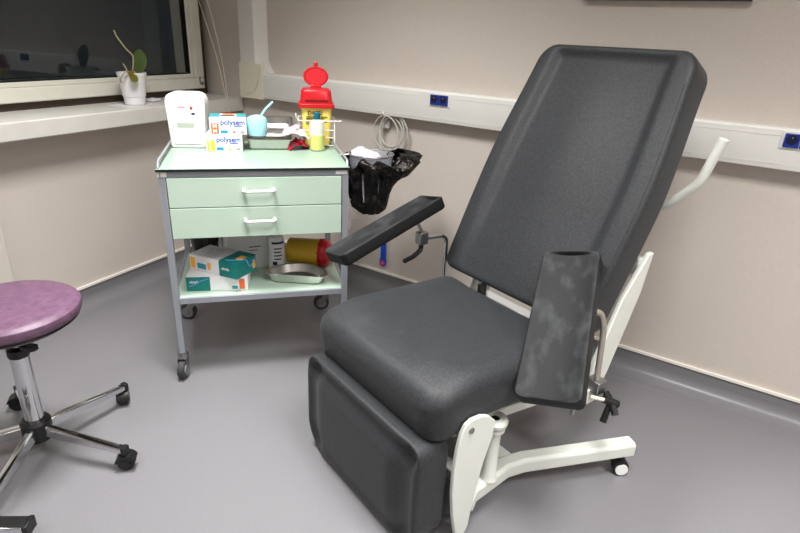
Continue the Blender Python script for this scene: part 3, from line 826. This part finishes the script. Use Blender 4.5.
obj('hub', LT([(.028, .058), (.040, .062), (.045, .085), (.045, .128), (.038, .138), (.029, .139)], seg=28), 'black_plastic', stl)
a0 = math.atan2(.925 - sy_, -1.813 - sx_)
for k in range(5):
    a = a0 + k * 2 * PI / 5 + (0.0)
    T = Matrix.Rotation(a, 4, 'Z')
    bm = bmesh.new()
    vs = []
    for (xa, zc, hh, ww) in ((.03, .100, .020, .014), (.29, .078, .011, .012), (.318, .076, .010, .011)):
        vs.append([bm.verts.new(T @ Vector((xa, y, z))) for y, z in ((-ww, zc - hh), (ww, zc - hh), (ww, zc + hh * .7), (ww * .5, zc + hh), (-ww * .5, zc + hh), (-ww, zc + hh * .7))])
    for P_, Q_ in zip(vs, vs[1:]):
        for j in range(6): bm.faces.new((P_[j], P_[(j + 1) % 6], Q_[(j + 1) % 6], Q_[j]))
    bm.faces.new(vs[0]); bm.faces.new(vs[-1][::-1])
    lg = obj('leg', bm, 'chrome', stl, bevel=.002)
    c_ = caster(stl, .305 * math.cos(a), .305 * math.sin(a), a + [0.9, 1.2, .5, -.8, .4][k], r=.027, w_=.034, mw='black_plastic', mh='black_plastic', zt=.088, fork='black_plastic', hood=True, trail=.012)
    obj('end_cap', BX(.312, .328, -.0125, .0125, .062, .090, T=T), 'black_plastic', stl, bevel=.002)

# ------------------------------------------------------------ the treatment chair
CF = frame(-.825, 1.12, -19)
ch = empty('treatment_chair', CF)
tag(ch, 'large dark grey reclining treatment chair with white metal frame, facing left', 'treatment chair')

def axis_samples(L, r, nf=14, ne=7):
    """positions from -L to L, dense near the ends"""
    e = [r * (1 - math.cos(PI / 2 * k / ne)) for k in range(ne + 1)]
    inner = [-(L - r) + 2 * (L - r) * k / nf for k in range(nf + 1)]
    return [-L + x for x in e] + inner[1:-1] + [L - x for x in reversed(e)]

def cushion(W, Hh, T, rc, re, relief, mp, taper=lambda y: 1.0, cx=lambda y: 0.0, rb=.012, nx=22, ny=26, rc0=None):
    """rounded cushion: half width W, half length Hh, thickness T, corner radius rc, edge radius re; mp maps (x,y,z)"""
    bm = bmesh.new(); ys = axis_samples(Hh, rc, ny); us = axis_samples(1.0, re / W * 1.1, nx, 6)
    rct = rc
    def sdf(x, y):
        rc = rct if y > 0 else (rc0 or rct)
        qx, qy = abs(x) - (W - rc), abs(y) - (Hh - rc)
        return rc - (math.hypot(max(qx, 0), max(qy, 0)) + min(max(qx, qy), 0))
    F_, B_ = [], []
    for y in ys:
        rc = rct if y > 0 else (rc0 or rct)
        hw = W if abs(y) <= Hh - rc else W - rc + math.sqrt(max(0, rc * rc - (abs(y) - Hh + rc) ** 2))
        fr_, br_ = [], []
        for u in us:
            x = u * hw; d = max(0.0, sdf(x, y))
            dr = re - math.sqrt(max(0, re * re - max(0, re - d) ** 2)) if d < re else 0
            db = rb - math.sqrt(max(0, rb * rb - max(0, rb - d) ** 2)) if d < rb else 0
            z = T / 2 - dr + relief(x, y) * min(1, d / re)
            X = x * taper(y) + cx(y)
            fr_.append(bm.verts.new(mp(X, y, z))); br_.append(bm.verts.new(mp(X, y, -T / 2 + db)))
        F_.append(fr_); B_.append(br_)
    n, m = len(ys), len(us)
    for i in range(n - 1):
        for j in range(m - 1):
            bm.faces.new((F_[i][j], F_[i][j + 1], F_[i + 1][j + 1], F_[i + 1][j]))
            bm.faces.new((B_[i][j], B_[i + 1][j], B_[i + 1][j + 1], B_[i][j + 1]))
        bm.faces.new((F_[i][0], F_[i + 1][0], B_[i + 1][0], B_[i][0]))
        bm.faces.new((F_[i][-1], B_[i][-1], B_[i + 1][-1], F_[i + 1][-1]))
    for j in range(m - 1):
        bm.faces.new((F_[0][j], B_[0][j], B_[0][j + 1], F_[0][j + 1]))
        bm.faces.new((F_[-1][j], F_[-1][j + 1], B_[-1][j + 1], B_[-1][j]))
    bmesh.ops.remove_doubles(bm, verts=bm.verts, dist=1e-5)
    return bm

def sstep(a, b, x):
    t = max(0, min(1, (x - a) / (b - a))); return t * t * (3 - 2 * t)

# backrest
b0 = Vector((0, .590, .555)); b1_ = Vector((0, .975, 1.335)); bl = (b1_ - b0).length
bs = (b1_ - b0).normalized(); bn_ = Vector((0, -bs.z, bs.y))
BT = .115
def mpb(x, y, z):
    q = b0 + bs * (y + bl / 2) + bn_ * (z - BT / 2); return (x, q.y, q.z)
def rel_b(x, y):
    ax = abs(x); e = max(ax, y - .182)
    g = -.019 * (1 - sstep(.225, .262, e))
    g *= sstep(-.46, -.1, y) * .7 + .3
    return g + .010 * math.cos(PI * y / .9) * (1 - sstep(.0, .2, ax))
tpb = lambda y: 1.0 - .085 * sstep(-.05, .44, y) + .03 * math.cos(PI * y / .86) - .02
bkr = obj('backrest', cushion(.332, bl / 2 + .018, BT, .072, .022, rel_b, mpb, taper=tpb, cx=lambda y: -.022, nx=44, ny=34, rc0=.045), 'chair_fabric', ch, ang=1.3)
pp = []
for k in range(25):
    y = -bl / 2 + .06 + (bl - .15) * k / 24
    pp.append(y)
for sg in (-1, 1):
    pts = [mpb(sg * .316 * tpb(y) - .022, y, BT / 2 - .0015) for y in pp]
    obj('piping', TB(pts, .0022, seg=6), 'chair_fabric', bkr)
obj('tag', BX(-.352, -.342, .77, .775, .88, .90), 'black_plastic', bkr)

# seat
ST = .135
def mps(x, y, z):
    yy = y + .300                       # 0 front .. .6 back
    front = sstep(.22, -.02, yy)
    drop = -.045 * front * front
    q = z - ST / 2
    if q < -ST * .5: q -= .010 * front
    top = .533 - .020 * (yy / .6)
    return (x, yy - .006 + (.012 * front if z < 0 else 0), top + q + drop * .6)
def rel_s(x, y):
    ax = abs(x); yy = y + .3
    g = .012 * sstep(.17, .24, ax) * sstep(.02, .18, yy)
    g -= .012 * math.exp(-(((x) / .14) ** 2 + ((yy - .36) / .2) ** 2))
    g += .008 * math.exp(-((x - .17) / .05) ** 2 - ((yy - .12) / .07) ** 2) + .008 * math.exp(-((x + .17) / .05) ** 2 - ((yy - .12) / .07) ** 2)
    return g
obj('seat', cushion(.308, .298, ST, .065, .048, rel_s, mps, rb=.02), 'chair_fabric', ch, ang=1.3)

# leg rest, hanging down
LT_ = .125
def mpl(x, y, z):
    # y: -.165 bottom .. .165 top ; z outward to the front
    zz = .190 + y * 1.08
    return (x, .012 - z + .012 * sstep(.0, .165, y) * 0 , zz)
def rel_l(x, y):
    ax = abs(x)
    g = -.020 * sstep(.19, .24, ax) - .030 * sstep(.08, .16, y) - .014 * sstep(-.05, -.16, y)
    return g
obj('leg_rest', cushion(.298, .165, LT_, .045, .030, rel_l, mpl, rb=.015, rc0=.085), 'chair_fabric', ch, ang=1.3)
obj('leg_rest_bracket', BX(-.24, .24, .02, .06, .34, .40), 'black_plastic', ch)

# under-frame
fr_ = bmesh.new()
for s in (-1, 1):
    prism(fr_, [(.14, .365), (.66, .30), (.79, .250), (.80, .232), (.76, .225), (.60, .270), (.30, .312), (.14, .318)], 0, s * .248 - .012, s * .248 + .012)
box(fr_, -.25, .25, .56, .60, .29, .32); box(fr_, -.31, .31, .14, .17, .335, .365)
obj('seat_frame', fr_, 'chair_white', ch, bevel=.004)
obj('underside_mechanism', BX(-.2, .2, .16, .54, .345, .40), 'black_plastic', ch)
# back frame: tapered plates behind the backrest
bf = bmesh.new()
for s in (-1, 1):
    prism(bf, [(.665, .292), (.745, .262), (.78, .33), (.885, .60), (.912, .735), (.885, .735), (.78, .60), (.695, .40)], 0, s * .295 - .008, s * .295 + .010)
box(bf, -.29, .29, .855, .885, .66, .72); box(bf, -.29, .29, .715, .745, .33, .37)
obj('back_frame', bf, 'chair_white', ch, bevel=.004)
obj('gap_bar', BX(-.17, .20, .606, .612, .484, .508), 'white_plastic', ch, bevel=.002)
bm = bmesh.new()
for x in (-.13, .13): box(bm, x - .008, x + .008, .575, .606, .47, .53)
obj('hinge', bm, 'black_plastic', ch)

# front side plates
for s in (-1, 1):
    bm = bmesh.new(); x = s * .318
    prof = [(.085, .395), (.098, .418), (.120, .427), (.155, .425), (.185, .412), (.212, .385), (.208, .335), (.182, .250), (.165, .16), (.155, .09), (.150, .04), (.135, .012), (.105, .012), (.082, .12), (.072, .20), (.070, .28), (.076, .35)]
    prism(bm, prof, 0, x - .007, x + .007)
    pl_ = obj('side_plate', bm, 'chair_white', ch, bevel=.003)
    T = basis((x + s * .007, .118, .395), (0, 1, 0), (0, 0, 1), (s, 0, 0))
    obj('bolt', LT([(.009, 0), (.009, .004), (.005, .006)], seg=16, T=T), 'zinc', pl_)
# base beams
def beam(pts, hw, z0, z1):
    bm = bmesh.new(); P_ = [Vector((a, b, 0)) for a, b in pts]; L_, R__ = [], []
    for i, q in enumerate(P_):
        t = (P_[min(i + 1, len(P_) - 1)] - P_[max(i - 1, 0)]).normalized(); n_ = Vector((-t.y, t.x, 0)); 
        L_.append(q + n_ * hw); R__.append(q - n_ * hw)
    rings = []
    for l, r in zip(L_, R__):
        m = (l + r) / 2
        rings.append([bm.verts.new((p_.x, p_.y, z)) for p_, z in ((l, z0), (r, z0), (r, z1 - .008), (m + (r - m) * .6, z1), (m + (l - m) * .6, z1), (l, z1 - .008))])
    for A_, B_ in zip(rings, rings[1:]):
        for k in range(6): bm.faces.new((A_[k], A_[(k + 1) % 6], B_[(k + 1) % 6], B_[k]))
    bm.faces.new(rings[0][::-1]); bm.faces.new(rings[-1]); return bm
for s in (-1, 1):
    obj('base_beam', beam([(s * .296, .155), (s * .272, .20), (s * .258, .36), (s * .274, .43), (s * .432, .80)], .027, .075, .125), 'chair_white', ch, bevel=.004)
obj('cross_beam', BX(-.265, .265, .200, .240, .072, .112), 'chair_white', ch, bevel=.006)
obj('cross_beam', BX(-.25, .25, .36, .41, .080, .120), 'chair_white', ch, bevel=.006)
lift = bmesh.new(); box(lift, -.05, .05, .33, .43, .12, .36); box(lift, -.085, .085, .30, .46, .118, .14)
obj('lift_column', lift, 'chair_white', ch, bevel=.006)
for s in (-1, 1):
    caster(ch, s * .425, .755, math.radians(53 if s > 0 else 70), r=.027, w_=.030, mw='black_plastic', mh='white_plastic', zt=.08, fork='black_plastic', hood=True, trail=.008)
    caster(ch, s * .20, .06, math.radians(-100), r=.026, w_=.030, mw='black_plastic', mh='white_plastic', zt=.078, fork='black_plastic', hood=True, trail=.012)
# socket post beside the seat
post = obj('socket_post', LT([(.028, .10), (.023, .112), (.022, .275), (.032, .279), (.033, .287), (.023, .291), (.023, .298), (.037, .301), (.039, .312), (.034, .320), (.015, .320), (.013, .315), (.013, .300)], seg=28, c=(.276, .268, .022), caps=False), 'chair_white', ch)
obj('post_opening', LT([(.014, .299), (.014, .316)], seg=20, c=(.276, .268, .022)), 'black_plastic', post)

# push handle behind the backrest
obj('push_handle', TB(round_path([(.05, .98, .80), (.268, 1.0, .872), (.350, 1.0, .965), (.389, 1.0, 1.106)], .03, 6), .0150, seg=16), 'chair_white', ch)
bm = BX(-.06, .06, .87, 1.0, .78, .83); obj('handle_bracket', bm, 'chair_white', ch, bevel=.004)

# arm pads
def arm_pad(name, c0, c1, nrm, wid, th):
    c0, c1 = Vector(c0), Vector(c1); L_ = (c1 - c0).length; a = (c1 - c0).normalized(); n_ = Vector(nrm); n_ = (n_ - a * n_.dot(a)).normalized()
    wd = a.cross(n_).normalized(); O_ = (c0 + c1) / 2
    e = empty(name, None, ch); e.matrix_local = basis(O_, wd, a, n_)
    hw, hl = wid / 2, L_ / 2
    def rel(x, y): return -.018 * max(0, 1 - (x / (hw * .92)) ** 2)
    bm = cushion(hw, hl, th, .020, .007, rel, lambda x, y, z: (x, y, z - th / 2), taper=lambda y: 1 - .06 * (y / hl + 1) / 2, rb=.012, nx=16, ny=12)
    for fc in bm.faces:
        c = fc.calc_center_median(); fc.normal_update()
        fc.material_index = 0 if c.z > -.024 and abs(fc.normal.z) > .75 and abs(c.x) < hw * .97 else 1
    obj('pad', bm, ['pad_leather', 'pad_side'], e, ang=.9)
    obj('mounting_plate', BX(-.025, .025, -.06, .06, -th - .006, -th + .002), 'zinc', e)
    return e
crL = CF.inverted().to_3x3() @ cr; cuL = CF.inverted().to_3x3() @ cu
# right pad (camera side): width direction close to level, face up towards the front right
r0, r1 = Vector((.425, .295, .480)), Vector((.205, .617, .765))
ax_ = (r1 - r0).normalized(); wdir = (crL - cuL * .12); wdir = (wdir - ax_ * wdir.dot(ax_)).normalized()
nR = wdir.cross(ax_); 
if nR.z < 0: nR = -nR
wdir = nR.cross(ax_); wdir = -wdir if wdir.dot(crL) < 0 else wdir
nR = (nR * math.cos(.50) - wdir * math.sin(.50)).normalized()
r0 = r0 - wdir * .010; r1 = r1 - wdir * .008
arm_pad('arm_pad', r0, r1, nR, .184, .060)
PBK = (r0 + r1) / 2 - nR * .062
# left pad
phi = math.radians(-12.7); k_ = Vector((0, -.321, .947))
arm_pad('arm_pad', (-.40, .124, .634 + .02), (-.40, .558, .781 + .02), k_ * math.cos(phi) + Vector((math.sin(phi), 0, 0)), .15, .048)

# right support rod, clamp, knob
sup = empty('arm_support', None, ch)
obj('rod', TB(round_path([PBK, (.325, .575, .622), (.335, .615, .612), (.345, .630, .560), (.352, .640, .355)], .025, 6), .0095, seg=12), 'rod_dull', sup)
obj('clamp_block', BX(.328, .376, .615, .660, .335, .380), 'zinc', sup, bevel=.003)
obj('clamp_bracket', BX(.295, .350, .600, .665, .290, .345), 'chair_white', sup, bevel=.003)
kb = obj('clamp_screw', TB([(.372, .585, .345), (.405, .635, .330)], .006, seg=10), 'trunk_beige', sup)
bm = bmesh.new(); tube(bm, [(.395, .625, .335), (.425, .660, .318)], .013, seg=14); tube(bm, round_path([(.380, .660, .336), (.412, .646, .322), (.440, .630, .300)], .005), .011, seg=10); tube(bm, [(.408, .645, .325), (.412, .618, .262)], [.009, .011], seg=12)
obj('knob', bm, 'black_plastic', sup)
obj('bolt', TB([(.345, .55, .300), (.345, .55, .278)], .007, seg=10), 'zinc', sup)
# left support
sup = empty('arm_support', None, ch)
obj('rod', TB(round_path([(-.375, .505, .645), (-.375, .625, .638), (-.375, .632, .36)], .035, 6), .0085, seg=12), 'chrome', sup)
obj('clamp_block', BX(-.392, -.358, .480, .518, .625, .672), 'zinc', sup, bevel=.003)
obj('pad_arm', TB([(-.375, .498, .668), (-.392, .478, .726)], .007, seg=10), 'zinc', sup)
bm = bmesh.new(); tube(bm, round_path([(-.375, .498, .628), (-.375, .498, .600), (-.365, .455, .585), (-.355, .405, .580)], .012), [.009] * 14, seg=10)
obj('clamp_lever', bm, 'black_plastic', sup)
obj('bracket', BX(-.385, -.275, .600, .640, .345, .372), 'chair_white', sup, bevel=.003)

# ------------------------------------------------------------ things at the picture's edges
std = empty('equipment_stand', Matrix.Translation((-1.447, .425, 0)) @ Matrix.Rotation(math.radians(217), 4, 'Z'))
tag(std, 'flat chrome stand foot with black end cap at the bottom left corner of the photo', 'stand')
obj('foot_bar', BX(.012, .31, -.022, .022, .030, .062), 'chrome', std, bevel=.004)
obj('end_cap', BX(.0, .014, -.024, .024, .028, .066), 'black_plastic', std, bevel=.003)
obj('top_strip', BX(.012, .31, -.018, .018, .062, .067), 'black_plastic', std, bevel=.001)
obj('rubber_foot', LT([(.016, 0), (.018, .004), (.016, .032)], seg=16, c=(.03, 0, 0)), 'black_plastic', std)
obj('rubber_foot', LT([(.016, 0), (.018, .004), (.016, .032)], seg=16, c=(.28, 0, 0)), 'black_plastic', std)
wbd = empty('added_wall_board', Matrix.Translation((-.475, YB, 1.507)))  # thin board added in place of an unseen wall unit
tag(wbd, 'board added on the back wall, its lower edge coloured dark for shade above the chair', 'board')
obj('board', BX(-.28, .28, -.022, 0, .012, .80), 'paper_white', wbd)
obj('shade_rail', BX(-.288, .288, -.030, 0, 0, .014), 'rubber_grey', wbd, bevel=.002)  # grey rail paints in the shade along the unit's underside
